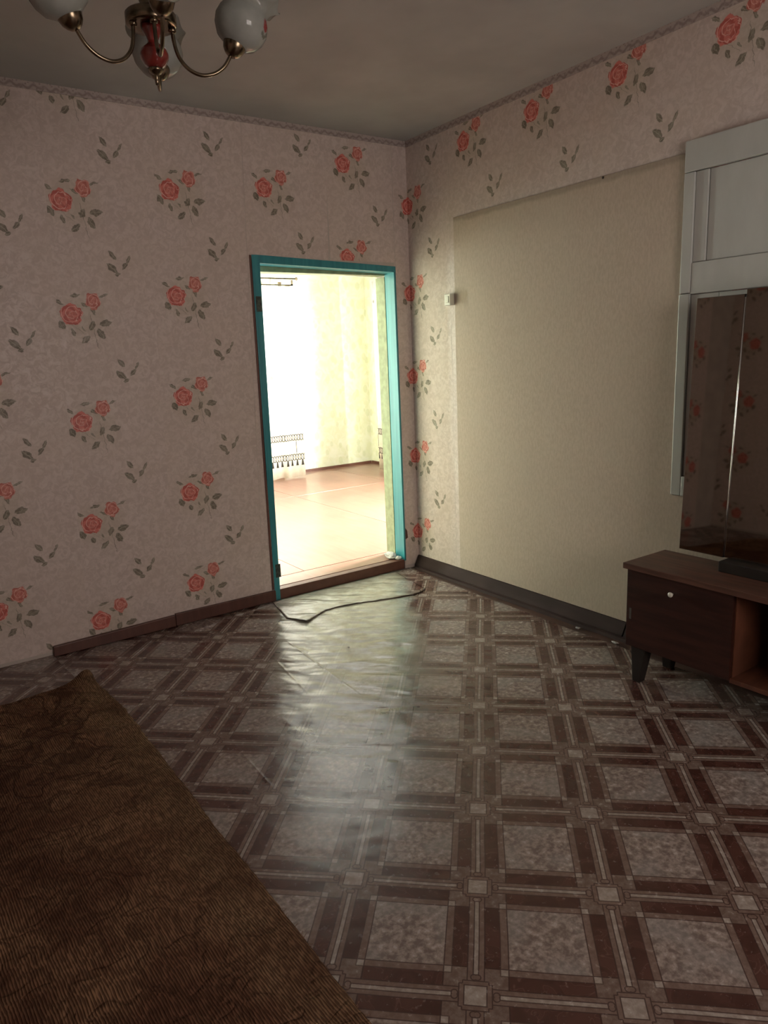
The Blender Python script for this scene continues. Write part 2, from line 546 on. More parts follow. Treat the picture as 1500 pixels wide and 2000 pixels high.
# ------------------------------------------------------------------ mesh helpers
def link(name, me, mat, parent=None, smooth=False):
    o = bpy.data.objects.new(name, me)
    COL.objects.link(o)
    if mat: me.materials.append(mat)
    if parent: o.parent = parent
    if smooth:
        for p in me.polygons: p.use_smooth = True
    return o
def pydata(name, vs_, fs, mat, parent=None, smooth=False):
    me = bpy.data.meshes.new(name)
    me.from_pydata([tuple(v) for v in vs_], [], fs)
    me.update()
    return link(name, me, mat, parent, smooth)
def from_bm(name, bm, mat, parent=None, smooth=False):
    bmesh.ops.recalc_face_normals(bm, faces=bm.faces)
    me = bpy.data.meshes.new(name)
    bm.to_mesh(me)
    bm.free()
    return link(name, me, mat, parent, smooth)
BOXF = [(0, 3, 2, 1), (4, 5, 6, 7), (0, 1, 5, 4), (1, 2, 6, 5), (2, 3, 7, 6), (3, 0, 4, 7)]
def bm_hexa(bm, v8, bev=0.0):
    vs_ = [bm.verts.new(v) for v in v8]
    fs = [bm.faces.new([vs_[i] for i in f]) for f in BOXF]
    if bev:
        ed = list({e for f in fs for e in f.edges})
        bmesh.ops.bevel(bm, geom=ed, offset=bev, segments=2, affect='EDGES', profile=0.6)
def corners(a, b):
    x0, y0, z0 = a; x1, y1, z1 = b
    return [(x0, y0, z0), (x1, y0, z0), (x1, y1, z0), (x0, y1, z0), (x0, y0, z1), (x1, y0, z1), (x1, y1, z1), (x0, y1, z1)]
def box(name, a, b, mat, parent=None, bev=0.0):
    a, b = [min(p, q) for p, q in zip(a, b)], [max(p, q) for p, q in zip(a, b)]
    bm = bmesh.new()
    bm_hexa(bm, corners(a, b), bev)
    return from_bm(name, bm, mat, parent)
def hexa(name, v8, mat, parent=None, bev=0.0):
    bm = bmesh.new()
    bm_hexa(bm, v8, bev)
    return from_bm(name, bm, mat, parent)
def boxes(name, lst, mat, parent=None, bev=0.0):
    bm = bmesh.new()
    for a, b in lst:
        a, b = [min(p, q) for p, q in zip(a, b)], [max(p, q) for p, q in zip(a, b)]
        bm_hexa(bm, corners(a, b), bev)
    return from_bm(name, bm, mat, parent)
def lathe_bm(prof, n=32, rim=None):
    """prof: list of (r, z); rim(th, i) -> dz, dr"""
    bm = bmesh.new()
    rings = []
    for i, (r, z) in enumerate(prof):
        if r < 1e-6:
            rings.append([bm.verts.new((0, 0, z))])
        else:
            ring = []
            for k in range(n):
                th = 2 * PI * k / n
                dz, dr = rim(th, i) if rim else (0, 0)
                ring.append(bm.verts.new(((r + dr) * math.cos(th), (r + dr) * math.sin(th), z + dz)))
            rings.append(ring)
    for A, B in zip(rings, rings[1:]):
        for k in range(n):
            a0, a1 = A[k % len(A)], A[(k + 1) % len(A)]
            b0, b1 = B[k % len(B)], B[(k + 1) % len(B)]
            f = []
            for q in (a0, a1, b1, b0):
                if q not in f: f.append(q)
            if len(f) > 2: bm.faces.new(f)
    return bm
def lathe(name, prof, mat, parent=None, n=32, loc=(0, 0, 0), rim=None):
    o = from_bm(name, lathe_bm(prof, n, rim), mat, parent, True)
    o.location = loc
    return o
def tube(name, pts, rad, mat, parent=None, n=10, caps=True):
    bm = bmesh.new()
    pts = [Vector(p) for p in pts]
    rings = []
    up = Vector((0.13, 0.21, 0.97))
    for i, p in enumerate(pts):
        t = (pts[min(i + 1, len(pts) - 1)] - pts[max(i - 1, 0)]).normalized()
        s = t.cross(up)
        if s.length < 1e-3: s = t.cross(Vector((1, 0, 0)))
        s.normalize()
        q = t.cross(s)
        rr = rad(i / (len(pts) - 1)) if callable(rad) else rad
        rings.append([bm.verts.new(p + (s * math.cos(2 * PI * k / n) + q * math.sin(2 * PI * k / n)) * rr) for k in range(n)])
    for A, B in zip(rings, rings[1:]):
        for k in range(n): bm.faces.new((A[k], A[(k + 1) % n], B[(k + 1) % n], B[k]))
    if caps:
        bm.faces.new(rings[0]); bm.faces.new(list(reversed(rings[-1])))
    return from_bm(name, bm, mat, parent, True)
def empty(name, loc=(0, 0, 0), rz=0.0):
    o = bpy.data.objects.new(name, None)
    COL.objects.link(o)
    o.location = loc
    o.rotation_euler = (0, 0, rz)
    o.empty_display_size = 0.1
    return o
def tag(o, label, cat, group=None):
    o['label'] = label
    o['category'] = cat
    if group: o['group'] = group
    return o
def struct(o, label=None, cat=None):
    o['kind'] = 'structure'
    if label: o['label'] = label
    if cat: o['category'] = cat
    return o

# ------------------------------------------------------------------ room shell
XL, YF, H = -4.1, -5.2, 2.745
DT = 0.20                       # thickness of the wall with the doorway
DXL, DXR, DZT = -1.118, -0.122, 2.02

wall_back = struct(boxes('wall_back', [((XL - .2, 0, -.1), (DXL, DT, H + .1)), ((DXR, 0, -.1), (0.2, DT, H + .1)),
                                 ((DXL, 0, DZT - .02), (DXR, DT, H + .1)), ((DXL, 0.0, -.1), (DXR, DT, -0.01))], M_UNDER),
                   'rose-papered wall with the open doorway', 'wall')
wall_right = struct(boxes('wall_right', [((0, YF - .2, -.1), (.2, 0, H + .1))], M_UNDER),
                    'rose-papered wall with beige panel behind the dressing table', 'wall')
wall_left = struct(boxes('wall_left', [((XL - .2, YF - .2, -.1), (XL, 0, H + .1))], M_UNDER),
                   'rose-papered wall seen only in the mirror', 'wall')
WX0, WX1, WZ0, WZ1 = -2.25, -0.85, 0.85, 2.20
wall_front = struct(boxes('wall_front', [((XL, YF - .2, -.1), (WX0, YF, H + .1)), ((WX1, YF - .2, -.1), (0, YF, H + .1)),
                                  ((WX0, YF - .2, -.1), (WX1, YF, WZ0)), ((WX0, YF - .2, WZ1), (WX1, YF, H + .1))], M_UNDER),
                    'wall with a window behind the viewer', 'wall')
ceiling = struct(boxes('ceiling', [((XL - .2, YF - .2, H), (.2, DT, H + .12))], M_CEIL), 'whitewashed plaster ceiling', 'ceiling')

# ---- wallpaper strips (each one hung on its own, so the roses do not line up)
def strip(wall, axis_rot, base, ox, oz, x0, x1, lean=0.0, zb=0.02, zt=2.735, hole=None, clip=None):
    """base: point on the wall plane with wall-x = 0, wall-z = 0; ox, oz: place of a rose; x0, x1: strip edges from the rose"""
    sh = lean
    def quad(xa0, xa1, za, xb0, xb1, zb_): return [(xa0, za), (xa1, za), (xb1, zb_), (xb0, zb_)]
    def el(z): return ox + x0 + sh * (z - oz)
    def er(z): return ox + x1 + sh * (z - oz)
    polys = []
    zs = [zb + (zt - zb) * i / 8 for i in range(9)]
    if hole: zs = sorted(set(zs + [hole[2]]))
    for za, zz in zip(zs, zs[1:]):
        segs = [(None, None)]
        if hole and zz <= hole[2] + 1e-6: segs = [(None, hole[0]), (hole[1], None)]
        for lo, hi in segs:
            q = quad(el(za), er(za), za, el(zz), er(zz), zz)
            def cl(p):
                xx = p[0]
                if lo is not None: xx = max(xx, lo)
                if hi is not None: xx = min(xx, hi)
                if clip: xx = min(max(xx, clip[0]), clip[1])
                return (xx, p[1])
            q = [cl(p) for p in q]
            if abs(q[1][0] - q[0][0]) + abs(q[2][0] - q[3][0]) > 0.004: polys.append(q)
    if not polys: return
    phi = math.atan(sh)
    vs_, fs = [], []
    off = random.uniform(0.0012, 0.002)
    for q in polys:
        i = len(vs_)
        for (px, pz) in q:
            dx, dz = px - ox, pz - oz
            vs_.append((dx * math.cos(phi) - dz * math.sin(phi), -off, dx * math.sin(phi) + dz * math.cos(phi)))
        fs.append((i, i + 1, i + 2, i + 3))
    o = pydata('wallpaper_strip', vs_, fs, None, wall)
    o.data.materials.append(M_WALL)
    rotz = Matrix.Rotation(axis_rot, 4, 'Z')
    o.matrix_world = Matrix.Translation(Vector(base) + rotz @ Vector((ox, 0, oz))) @ rotz @ Matrix.Rotation(phi, 4, 'Y')
    return o
hole = (DXL, DXR, 2.022)
LEAN = 0.033
for ox, oz in ((-3.68, .60), (-3.15, .42), (-2.624, .293), (-2.112, 1.183), (-1.574, 1.275)):
    strip(wall_back, 0, (0, 0, 0), ox, oz, -.120, .418, LEAN, hole=hole, clip=(XL, 0))
strip(wall_back, 0, (0, 0, 0), -.997, 2.389, -.120, .405, LEAN, hole=hole, clip=(XL, 0))
strip(wall_back, 0, (0, 0, 0), -.470, 2.567, -.120, .356, 0.0, hole=hole, clip=(XL, 0))
strip(wall_back, 0, (0, 0, 0), 0.004, 1.305, -.115, 0.0, 0.0, hole=hole, clip=(XL, 0))
strip(wall_right, -PI / 2, (0, 0, 0), 0.004, 1.305, -.004, .405, 0.0, clip=(0, 5))
for ox, oz in ((.546, 2.612), (1.070, 2.626), (1.596, 2.632), (2.112, 2.630), (2.64, 2.60), (3.17, 2.55), (3.70, 2.4), (4.23, 2.5), (4.76, 2.6)):
    strip(wall_right, -PI / 2, (0, 0, 0), ox, oz, -.135, .392, 0.0, clip=(0, 5.2))
for i in range(10):
    strip(wall_left, PI / 2, (XL, 0, 0), -5.02 + i * .53, 1.1 + .13 * math.sin(i * 2.3), -.12, .41, 0.0, clip=(-5.2, 0))

# ---- lace border under the ceiling
def border(name, a, b, label):
    o = box(name, a, b, M_BORDER)
    o.data.transform(Matrix.Translation((0, 0, -(H - .034))))
    o.location.z = H - .034
    return struct(o, label, 'trim')
border('trim_1', (XL, -.006, H - .034), (0, 0, H), 'narrow lace paper border above the doorway wall')
border('trim_2', (-.006, YF, H - .036), (0, -.006, H), 'narrow lace paper border above the beige panel wall')

# ---- floor: painted boards, old linoleum over them
floor = struct(boxes('floor', [((XL - .2, YF - .2, -.12), (0, 0, -.006))], M_SUB), 'brown painted floor with patterned linoleum laid over it', 'floor')
def lin_edge(y):
    base = 0.105 + 0.028 * min(1, max(0, (-y - .1) / 1.2))
    if y > -0.30: base = 0.105 - 0.02 * (y + .30) / .30 * -1 * -1
    return -(base + 0.012 * noise.noise(Vector((y * 6.0, 1.3, 0))) + 0.006 * noise.noise(Vector((y * 23.0, 4.1, 0))))
def lin_z(x, y):
    near = math.exp(-(((x + .95) / .75) ** 2 + ((y + .75) / .8) ** 2))
    z = 0.0028 * near * noise.noise(Vector((x * 3.2 + y * 2.1, (y - x * .9) * 5.5, .3)))
    z += 0.0007 * noise.noise(Vector((x * 2.0, y * 2.0, 5.0)))
    return z - 0.0022
def lin_grid(name, parent, nx, ny, fx, loc=(0, 0, 0), zoff=0.0):
    vs_, fs = [], []
    for j in range(ny + 1):
        for i in range(nx + 1):
            x, y = fx(i / nx, j / ny)
            vs_.append((x - loc[0], y - loc[1], lin_z(x, y) + zoff - loc[2]))
    for j in range(ny):
        for i in range(nx):
            k = j * (nx + 1) + i
            fs.append((k, k + 1, k + nx + 2, k + nx + 1))
    o = pydata(name, vs_, fs, M_LINO, parent, True)
    o.location = loc
    return o
def main_fx(s, t):
    y = YF + (-0.002 - YF) * t
    xe = lin_edge(y)
    return XL + (xe - XL) * s, y
lino = lin_grid('linoleum', floor, 150, 190, main_fx)
lino['label'] = 'worn linoleum printed with marble squares and brown bands'
def left_fx(s, t):
    y = -1.6 + (-0.004 + 1.6) * t
    e = -2.405 + 0.09 * (-y - .03) + 0.006 * noise.noise(Vector((y * 9.0, 7.7, 0)))
    return XL + (e - XL) * s, y
o = lin_grid('linoleum_offcut', floor, 60, 60, left_fx, (0.13, 0.075, 0), 0.005)
o['label'] = 'overlapping linoleum offcut in the corner by the rug'
# torn and lifted edge at the doorway
tear = [(-1.217, -.335), (-1.159, -.471), (-1.085, -.425), (-.984, -.373), (-.895, -.370), (-.763, -.391), (-.67, -.43), (-.582, -.455), (-.431, -.488), (-.372, -.489), (-.30, -.455)]
back = [(-1.150, -.006), (-1.09, -.006), (-1.04, -.006), (-.95, -.006), (-.87, -.006), (-.75, -.006), (-.66, -.006), (-.57, -.006), (-.42, -.006), (-.33, -.006), (-.22, -.006)]
lift = [.003, .010, .005, .003, .003, .0025, .002, .002, .002, .006, .001]
def lerp_list(L, s):
    f = s * (len(L) - 1); i = min(int(f), len(L) - 2); f -= i
    a, b = L[i], L[i + 1]
    if isinstance(a, tuple): return tuple(p + (q - p) * f for p, q in zip(a, b))
    return a + (b - a) * f
vs_, fs = [], []
NS, NT = 90, 22
for j in range(NT + 1):
    t = j / NT
    for i in range(NS + 1):
        s = i / NS
        bx, by = lerp_list(back, s); tx, ty = lerp_list(tear, s)
        jg = (0.009 * noise.noise(Vector((s * 40, 2.0, 0))) + .004 * noise.noise(Vector((s * 110, 5.0, 0)))) * t
        x, y = bx + (tx - bx) * t, by + (ty - by) * t + jg
        lf = lerp_list(lift, s)
        z = lin_z(x, y) + 0.0035 + lf * max(0, (t - .35) / .65) ** 1.7 + 0.0025 * noise.noise(Vector((x * 9, y * 14, 2)))* t
        vs_.append((x, y, z))
for j in range(NT):
    for i in range(NS):
        k = j * (NS + 1) + i
        fs.append((k, k + NS + 1, k + NS + 2, k + 1))
flap = pydata('linoleum_flap', vs_, fs, M_LINO, floor, True)
flap['label'] = 'torn linoleum edge curling up before the doorway'
sm = flap.modifiers.new('thick', 'SOLIDIFY'); sm.thickness = 0.0022; sm.offset = -1
flap.data.materials.append(M_SUB)
sm.material_offset_rim = 1

# ---- skirting boards
bb = struct(empty('baseboard_back'), 'low red-brown skirting board left of the doorway', 'baseboard')
hexa('board', [(-1.752, -.022, 0), (-1.124, -.022, .004), (-1.124, -.0025, .004), (-1.752, -.0025, 0), (-1.752, -.022, .070), (-1.124, -.022, .068), (-1.124, -.0025, .068), (-1.752, -.0025, .070)], M_BASE_B, bb, .003)
hexa('board', [(-2.402, -.030, 0), (-1.756, -.026, 0), (-1.756, -.0025, 0), (-2.400, -.0025, 0), (-2.398, -.030, .052), (-1.756, -.026, .064), (-1.756, -.0025, .064), (-2.396, -.0025, .052)], M_BASE_B, bb, .003)
def prism_y(name, prof, y0, y1, mat, parent=None, n=24, wob=0.0):
    bm = bmesh.new()
    rings = []
    for k in range(n + 1):
        y = y0 + (y1 - y0) * k / n
        d = wob * noise.noise(Vector((y * 2.0, 9.0, 0)))
        rings.append([bm.verts.new((px + (d if px < -.003 else 0), y, pz)) for px, pz in prof])
    m = len(prof)
    for A, B in zip(rings, rings[1:]):
        for k in range(m): bm.faces.new((A[k], A[(k + 1) % m], B[(k + 1) % m], B[k]))
    bm.faces.new(rings[0]); bm.faces.new(list(reversed(rings[-1])))
    return from_bm(name, bm, mat, parent)
br = struct(empty('baseboard_right'), 'dark grey sloping skirting plank below the beige panel', 'baseboard')
prism_y('plank', [(-.0025, 0), (-.0025, .076), (-.014, .077), (-.042, .020), (-.046, .014), (-.046, 0)], -.012, -1.735, M_BASE_R, br, 40, .004)
prism_y('plank', [(-.0025, 0), (-.0025, .070), (-.014, .070), (-.042, .016), (-.046, .010), (-.046, 0)], -1.742, -5.19, M_BASE_R, br, 40, .004)
prism_y('floor_strip', [(-.047, -.0058), (-.047, .010), (-.066, .009), (-.072, -.0058)], -.04, -5.19, M_BASE_R, br, 40, .005)

# ---- doorway frame
d1 = struct(empty('door_1', (-.62, 0, 0)), 'open doorway with a chipped teal wooden frame', 'doorway')
def kid(o, p):
    o.parent = p
    o.matrix_parent_inverse = Matrix.Translation(-p.location)
    return o
kid(hexa('jamb', [(-1.124, -.006, 0), (-1.088, -.006, 0), (-1.088, .10, 0), (-1.124, .10, 0), (-1.106, -.006, 2.032), (-1.057, -.006, 2.032), (-1.057, .10, 2.032), (-1.106, .10, 2.032)], M_TEAL, bev=.002), d1)
kid(hexa('jamb', [(-.128, -.005, .055), (-.114, -.005, .055), (-.114, .10, .055), (-.128, .10, .055), (-.128, -.005, 1.975), (-.114, -.005, 1.975), (-.114, .10, 1.975), (-.128, .10, 1.975)], M_TEAL, bev=.002), d1)
kid(hexa('lintel', [(-1.057, -.006, 1.988), (-.114, -.006, 1.963), (-.114, .10, 1.963), (-1.057, .10, 1.988), (-1.057, -.006, 2.032), (-.114, -.006, 1.999), (-.114, .10, 1.999), (-1.057, .10, 2.032)], M_TEAL, bev=.002), d1)
kid(box('reveal_paper', (-.131, .10, .06), (-.122, DT, 1.945), M_REVEAL), d1)
kid(box('reveal_paper', (-1.118, .10, .06), (-1.085, DT, 1.975), M_REVEAL), d1)
kid(box('reveal_paper', (-1.118, .10, 1.955), (-.122, DT, 2.02), M_REVEAL), d1)
th = kid(box('threshold_board', (-1.09, -.004, .0), (-.129, .055, .064), M_RISER, bev=.004), d1)
th['label'] = 'brown painted threshold step'
kid(box('threshold_plank', (-1.118, .060, .0), (-.122, .235, .065), M_FARFLOOR, bev=.003), d1)
kid(hexa('frame_edge', [(-1.140, -.0045, .07), (-1.126, -.0045, .07), (-1.126, -.0025, .07), (-1.140, -.0025, .07), (-1.120, -.0045, 2.03), (-1.108, -.0045, 2.03), (-1.108, -.0025, 2.03), (-1.120, -.0025, 2.03)], M_BASE_B), d1)['label'] = 'bare brown edge of the frame'
sc_ = kid(hexa('latch_scar', [(-.112, -.0042, .205), (-.092, -.0042, .215), (-.092, -.0025, .215), (-.112, -.0025, .205), (-.112, -.0042, .285), (-.097, -.0042, .265), (-.097, -.0025, .265), (-.112, -.0025, .285)], M_BASE_B), d1)
sc_['label'] = 'torn brown patch beside the frame'
for (x, z) in ((-1.078, 1.765), (-1.086, .185)):
    h = kid(box('hinge_mortise', (x - .022, -.0075, z - .042), (x + .012, -.0055, z + .042), M_SCAR, bev=.001), d1)
    h['label'] = 'dark scar where a hinge was'

# ------------------------------------------------------------------ the next room seen through the doorway
NXL, NXR, NYF, NZ = -2.2, 2.31, 4.02, 0.065
struct(boxes('floor_far', [((NXL - .2, DT, -.1), (NXR + .2, NYF + .2, NZ - .012))], M_RISER), 'red-brown hardboard floor of the bright next room', 'floor')
ff = bpy.data.objects['floor_far']
for x0, x1 in ((NXL, -.787), (-.783, .428), (.433, 1.63), (1.635, NXR)):
    for y0, y1 in ((.24, 2.66), (2.664, NYF)):
        box('floor_sheet', (x0, y0, NZ - .0115), (x1, y1, NZ), M_FARFLOOR, ff, .0015)
struct(boxes('wall_far', [((NXL - .2, NYF, -.1), (-1.6, NYF + .12, 2.9)), ((-1.32, NYF, -.1), (-.35, NYF + .12, 2.9)), ((1.05, NYF, -.1), (NXR + .2, NYF + .12, 2.9)),
       ((-1.6, NYF, -.1), (-1.32, NYF + .12, .4)), ((-1.6, NYF, 2.0), (-1.32, NYF + .12, 2.9)),
       ((-.35, NYF, -.1), (1.05, NYF + .12, .75)), ((-.35, NYF, 2.25), (1.05, NYF + .12, 2.9))], M_FARWALL), 'sunlit pale yellow wall of the next room', 'wall')
struct(boxes('wall_far_right', [((NXR, DT, -.1), (NXR + .12, .28, 2.9)), ((NXR, 0.85, -.1), (NXR + .12, NYF, 2.9)),
                               ((NXR, .28, -.1), (NXR + .12, .85, .7)), ((NXR, .28, 2.3), (NXR + .12, .85, 2.9))], M_FARWALL), 'yellow-green wall at the right of the next room', 'wall')
struct(boxes('wall_far_left', [((NXL - .12, DT, -.1), (NXL, NYF, 2.9))], M_FARWALL), 'wall at the left of the next room', 'wall')
struct(boxes('ceiling_far', [((NXL - .2, DT, 2.78), (NXR + .2, NYF + .2, 2.9))], M_CEIL), 'white ceiling of the next room', 'ceiling')
struct(boxes('baseboard_far', [((-1.3, NYF - .018, NZ), (NXR - .02, NYF - .001, NZ + .03)), ((NXR - .018, .24, NZ), (NXR - .001, NYF - .02, NZ + .03))], M_RISER), 'low brown skirting in the next room', 'baseboard')

def window(name, axis, fixed, a0, a1, z0, z1, depth, label, mull=1, mat=M_WHITE):
    w = struct(empty(name), label, 'window')
    t = .06
    def bx(n, s0, s1, q0, q1, m=mat, d=(0, 1), bev=.004):
        f0, f1 = fixed + depth * d[0], fixed + depth * d[1]
        if axis == 'y': return box(n, (s0, f0, q0), (s1, f1, q1), m, w, bev)
        return box(n, (f0, s0, q0), (f1, s1, q1), m, w, bev)
    bx('frame_stile', a0, a0 + t, z0, z1); bx('frame_stile', a1 - t, a1, z0, z1)
    bx('frame_rail', a0 + t, a1 - t, z0, z0 + t); bx('frame_rail', a0 + t, a1 - t, z1 - t, z1)
    xs = [a0 + t + (a1 - a0 - 2 * t) * k / (mull + 1) for k in range(mull + 2)]
    for k in range(1, mull + 1): bx('mullion', xs[k] - .02, xs[k] + .02, z0 + t, z1 - t)
    for k in range(mull + 1):
        s0 = xs[k] + (.02 if k else 0); s1 = xs[k + 1] - (.02 if k < mull else 0)
        bx('pane', s0, s1, z0 + t, z1 - t, M_GLASS, (.45, .52), 0)
    return w
window('window_2', 'y', -5.27, WX0, WX1, WZ0, WZ1, .05, 'bright window behind the viewer')
window('window_3', 'y', NYF + .06, -.35, 1.05, .75, 2.25, .05, 'curtained window in the next room')
window('added_window_4', 'x', NXR + .06, .28, .85, .7, 2.3, .05, 'unseen side window added to brighten the next room')
window('added_window_5', 'y', NYF + .06, -1.6, -1.32, .4, 2.0, .05, 'unseen narrow window added to light the band on the right wall', mull=0)

# ---- curtains
def curtain(name, p0, direction, length, z0, z1, amp, label):
    n, rows = int(length / .012), 10
    vs_, fs = [], []
    for j in range(rows + 1):
        z = (z1 - z0) * j / rows
        for i in range(n + 1):
            s = i / n * length
            k = amp * (math.sin(s * 34) + .5 * math.sin(s * 57 + 1)) * (.6 + .4 * (1 - j / rows))
            vs_.append((s, k, z + (.006 * math.sin(s * 21) if j == 0 else 0)))
    for j in range(rows):
        for i in range(n):
            k = j * (n + 1) + i
            fs.append((k, k + 1, k + n + 2, k + n + 1))
    o = pydata(name, vs_, fs, M_CURTAIN, None, True)
    so = o.modifiers.new('cloth', 'SOLIDIFY'); so.thickness = .0015
    o.location = (p0[0], p0[1], z0)
    o.rotation_euler.z = math.atan2(direction[1], direction[0])
    return tag(o, label, 'curtain')
curtain('curtain', (-.15, 3.71), (1, 0), 1.285, NZ + .012, 2.262, .010, 'white curtain with chain and tassel print hanging from the rod beyond the doorway')
curtain('curtain', (2.0, 3.40), (0, -1), 1.5, NZ + .012, 2.30, .012, 'sliver of tassel-print curtain beside the teal door jamb at right')
rod = tag(empty('curtain_rod', (.5, 3.71, 2.36)), 'double metal curtain rod with bracket at the top of the doorway view', 'curtain rod')
kid(tube('rail', [(-.4, 3.71, 2.345), (1.17, 3.71, 2.345)], .008, M_BRASS), rod)
kid(tube('rail', [(-.4, 3.80, 2.285), (1.13, 3.80, 2.285)], .006, M_BRASS), rod)
kid(lathe('finial', [(0, -.02), (.014, -.012), (.017, 0), (.014, .012), (0, .02)], M_BRASS, None, 16), rod).location = (1.18, 3.71, 2.345)
for bx_ in (-.2, 1.12):
    kid(boxes('bracket', [((bx_ - .008, 3.70, 2.27), (bx_ + .008, 4.018, 2.285)), ((bx_ - .008, 3.70, 2.27), (bx_ + .008, 3.716, 2.33)), ((bx_ - .02, 4.008, 2.22), (bx_ + .02, 4.019, 2.34))], M_BRASS), rod)

# ------------------------------------------------------------------ right wall: beige panel, white boarded window, switch
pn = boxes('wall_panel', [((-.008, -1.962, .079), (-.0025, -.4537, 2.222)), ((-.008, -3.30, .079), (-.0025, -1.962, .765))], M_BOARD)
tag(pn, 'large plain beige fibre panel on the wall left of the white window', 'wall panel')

w1 = struct(empty('window_1', (0, -2.6, .77)), 'white painted window with closed boards behind the mirror', 'window')
YA, YB = -1.966, -3.12
def wb(name, x0, y0, y1, z0, z1, bev=.004):
    return kid(box(name, (x0, y0, z0), (-.0025, y1, z1), M_WHITE, None, bev), w1)
wb('casing', -.030, YA, YB, 2.140, 2.262)
wb('casing', -.030, YA, YA - .048, 1.655, 2.138)
wb('casing', -.024, YA + .006, YA - .044, .770, 1.653)
wb('casing', -.030, YB + .05, YB, .770, 2.138)
wb('frame_stile', -.020, YA - .049, YA - .105, 1.780, 2.138)
wb('frame_rail', -.026, YA - .049, YB + .051, 1.650, 1.778)
wb('frame_rail', -.026, YA - .046, YB + .051, .770, .86)
ys = [YA - .107, -2.545, YB + .052]
for a, b in ((YA - .107, -2.52), (-2.56, YB + .052)):
    wb('transom_board', -.012, a, b, 1.780, 2.138)
wb('mullion', -.024, -2.522, -2.558, .862, 2.138)
for a, b in ((YA - .046, -2.52), (-2.56, YB + .052)):
    for k in range(4):
        wb('shutter_board', -.013, a + (b - a) * k / 4 - .001, a + (b - a) * (k + 1) / 4 + .001, .862, 1.648, .003)

sw = tag(empty('light_switch', (0, -.425, 1.76)), 'small ivory switch box at the left edge of the beige panel', 'switch')
kid(box('case', (-.046, -.452, 1.727), (-.0085, -.400, 1.795), M_PLASTIC, None, .004), sw)
kid(box('slot', (-.036, -.4015, 1.738), (-.017, -.3965, 1.777), M_BLACK, None, .002), sw)
kid(box('rocker', (-.049, -.440, 1.742), (-.046, -.412, 1.780), M_PLASTIC, None, .002), sw)

nl = lathe('nail', [(0, -.006), (.004, -.006), (.004, -.001), (.006, 0), (.0055, .0025), (0, .0032)], M_NAIL, None, 14, (-.0082, -1.531, 2.216))
nl.rotation_euler = (0, -PI / 2, 0)
tag(nl, 'dark nail head at the top edge of the beige panel', 'nail')

# ------------------------------------------------------------------ dressing table
dt = tag(empty('dressing_table', (-.265, -2.62, 0)), 'low dark red-brown dressing table with an open middle niche', 'dressing table')
X0, X1 = -.405, -.125
kid(box('table_top', (-.420, -3.235, .510), (-.120, -2.010, .536), M_WOODTOP, None, .003), dt)
def unit(y0, y1, knob_y):
    kid(boxes('carcass', [((X0 + .019, y0, .165), (X1, y0 - .016, .510)), ((X0 + .019, y1 + .016, .165), (X1, y1, .510)),
                      ((X0 + .019, y0 - .016, .165), (X1, y1 + .016, .181)), ((X1 - .008, y0 - .016, .181), (X1, y1 + .016, .510))], M_WOOD), dt)
    d = kid(box('door', (X0, y0 + .002, .160), (X0 + .018, y1 - .002, .507), M_WOOD, None, .002), dt)
    k = lathe('knob', [(0, 0), (.004, 0), (.004, .010), (.010, .012), (.011, .017), (.008, .021), (0, .022)], M_PLASTIC, d, 20, (X0, knob_y, .448))
    k.rotation_euler = (0, -PI / 2, 0)
    k['label'] = 'small ivory round knob'
    return d
dl = unit(-2.026, -2.498, -2.243)
hg = box('hinge', (X0 - .0012, -2.050, .285), (X0 - .0002, -2.040, .335), M_CORD, dl, .0004)  # no hinge here: metal plate added to mimic a reflective smudge
hg['label'] = 'small steel plate added for a shiny smudge'
unit(-2.80, -3.22, -3.0)
kid(box('niche_floor', (X0 + .006, -2.799, .150), (X1, -2.499, .168), M_WOODIN, None, .002), dt)
kid(box('niche_back', (X1 - .008, -2.799, .168), (X1, -2.499, .510), M_WOODIN), dt)
kid(box('niche_lining', (X0 + .02, -2.503, .168), (X1 - .008, -2.499, .510), M_WOODIN), dt)
for y in (-2.085, -3.165):
    for xx in (-.372, -.165):
        bm = bmesh.new()
        a, b = .036, .019
        s = 1 if y > -2.6 else -1
        f = -1 if xx < -.3 else 1
        cx, cy = xx, y
        bx_, by_ = xx + f * .008, y + s * .006
        bm_hexa(bm, [(bx_ - b, by_ - b, 0), (bx_ + b, by_ - b, 0), (bx_ + b, by_ + b, 0), (bx_ - b, by_ + b, 0),
                     (cx - a * .8, cy - a, .165), (cx + a * .8, cy - a, .165), (cx + a * .8, cy + a, .165), (cx - a * .8, cy + a, .165)], .003)
        kid(from_bm('leg', bm, M_LEG), dt)

# ------------------------------------------------------------------ triple mirror standing on the table
mr = tag(empty('dressing_mirror', (-.20, -2.62, .536)), 'tall folding three-panel mirror standing on the dressing table', 'mirror')
def panel(name, y0, y1, z0, z1, xb, lean):
    """glass in front of a thin dark back board, leaning back towards the wall"""
    def hx(n, d0, d1, mat, g=0.0, bev=0.0):
        def P(d, y, z): return (xb + d + lean * (z - .58), y, z)
        yy0, yy1, zz0, zz1 = y0 - g, y1 + g, z0 + g, z1 - g
        return hexa(n, [P(d0, yy0, zz0), P(d1, yy0, zz0), P(d1, yy1, zz0), P(d0, yy1, zz0), P(d0, yy0, zz1), P(d1, yy0, zz1), P(d1, yy1, zz1), P(d0, yy1, zz1)], mat, None, bev)
    bd = kid(hx('back_board', .0045, .016, M_LEG, 0, .001), mr)
    gl = kid(hx('mirror_glass', -.0005, .0042, M_MIRROR, 0.001, .0012), mr)
panel('wing', -2.131, -2.330, .580, 1.622, -.200, .044)
panel('centre', -2.336, -2.905, .583, 1.640, -.200, .044)
panel('wing', -2.911, -3.110, .580, 1.622, -.200, .044)
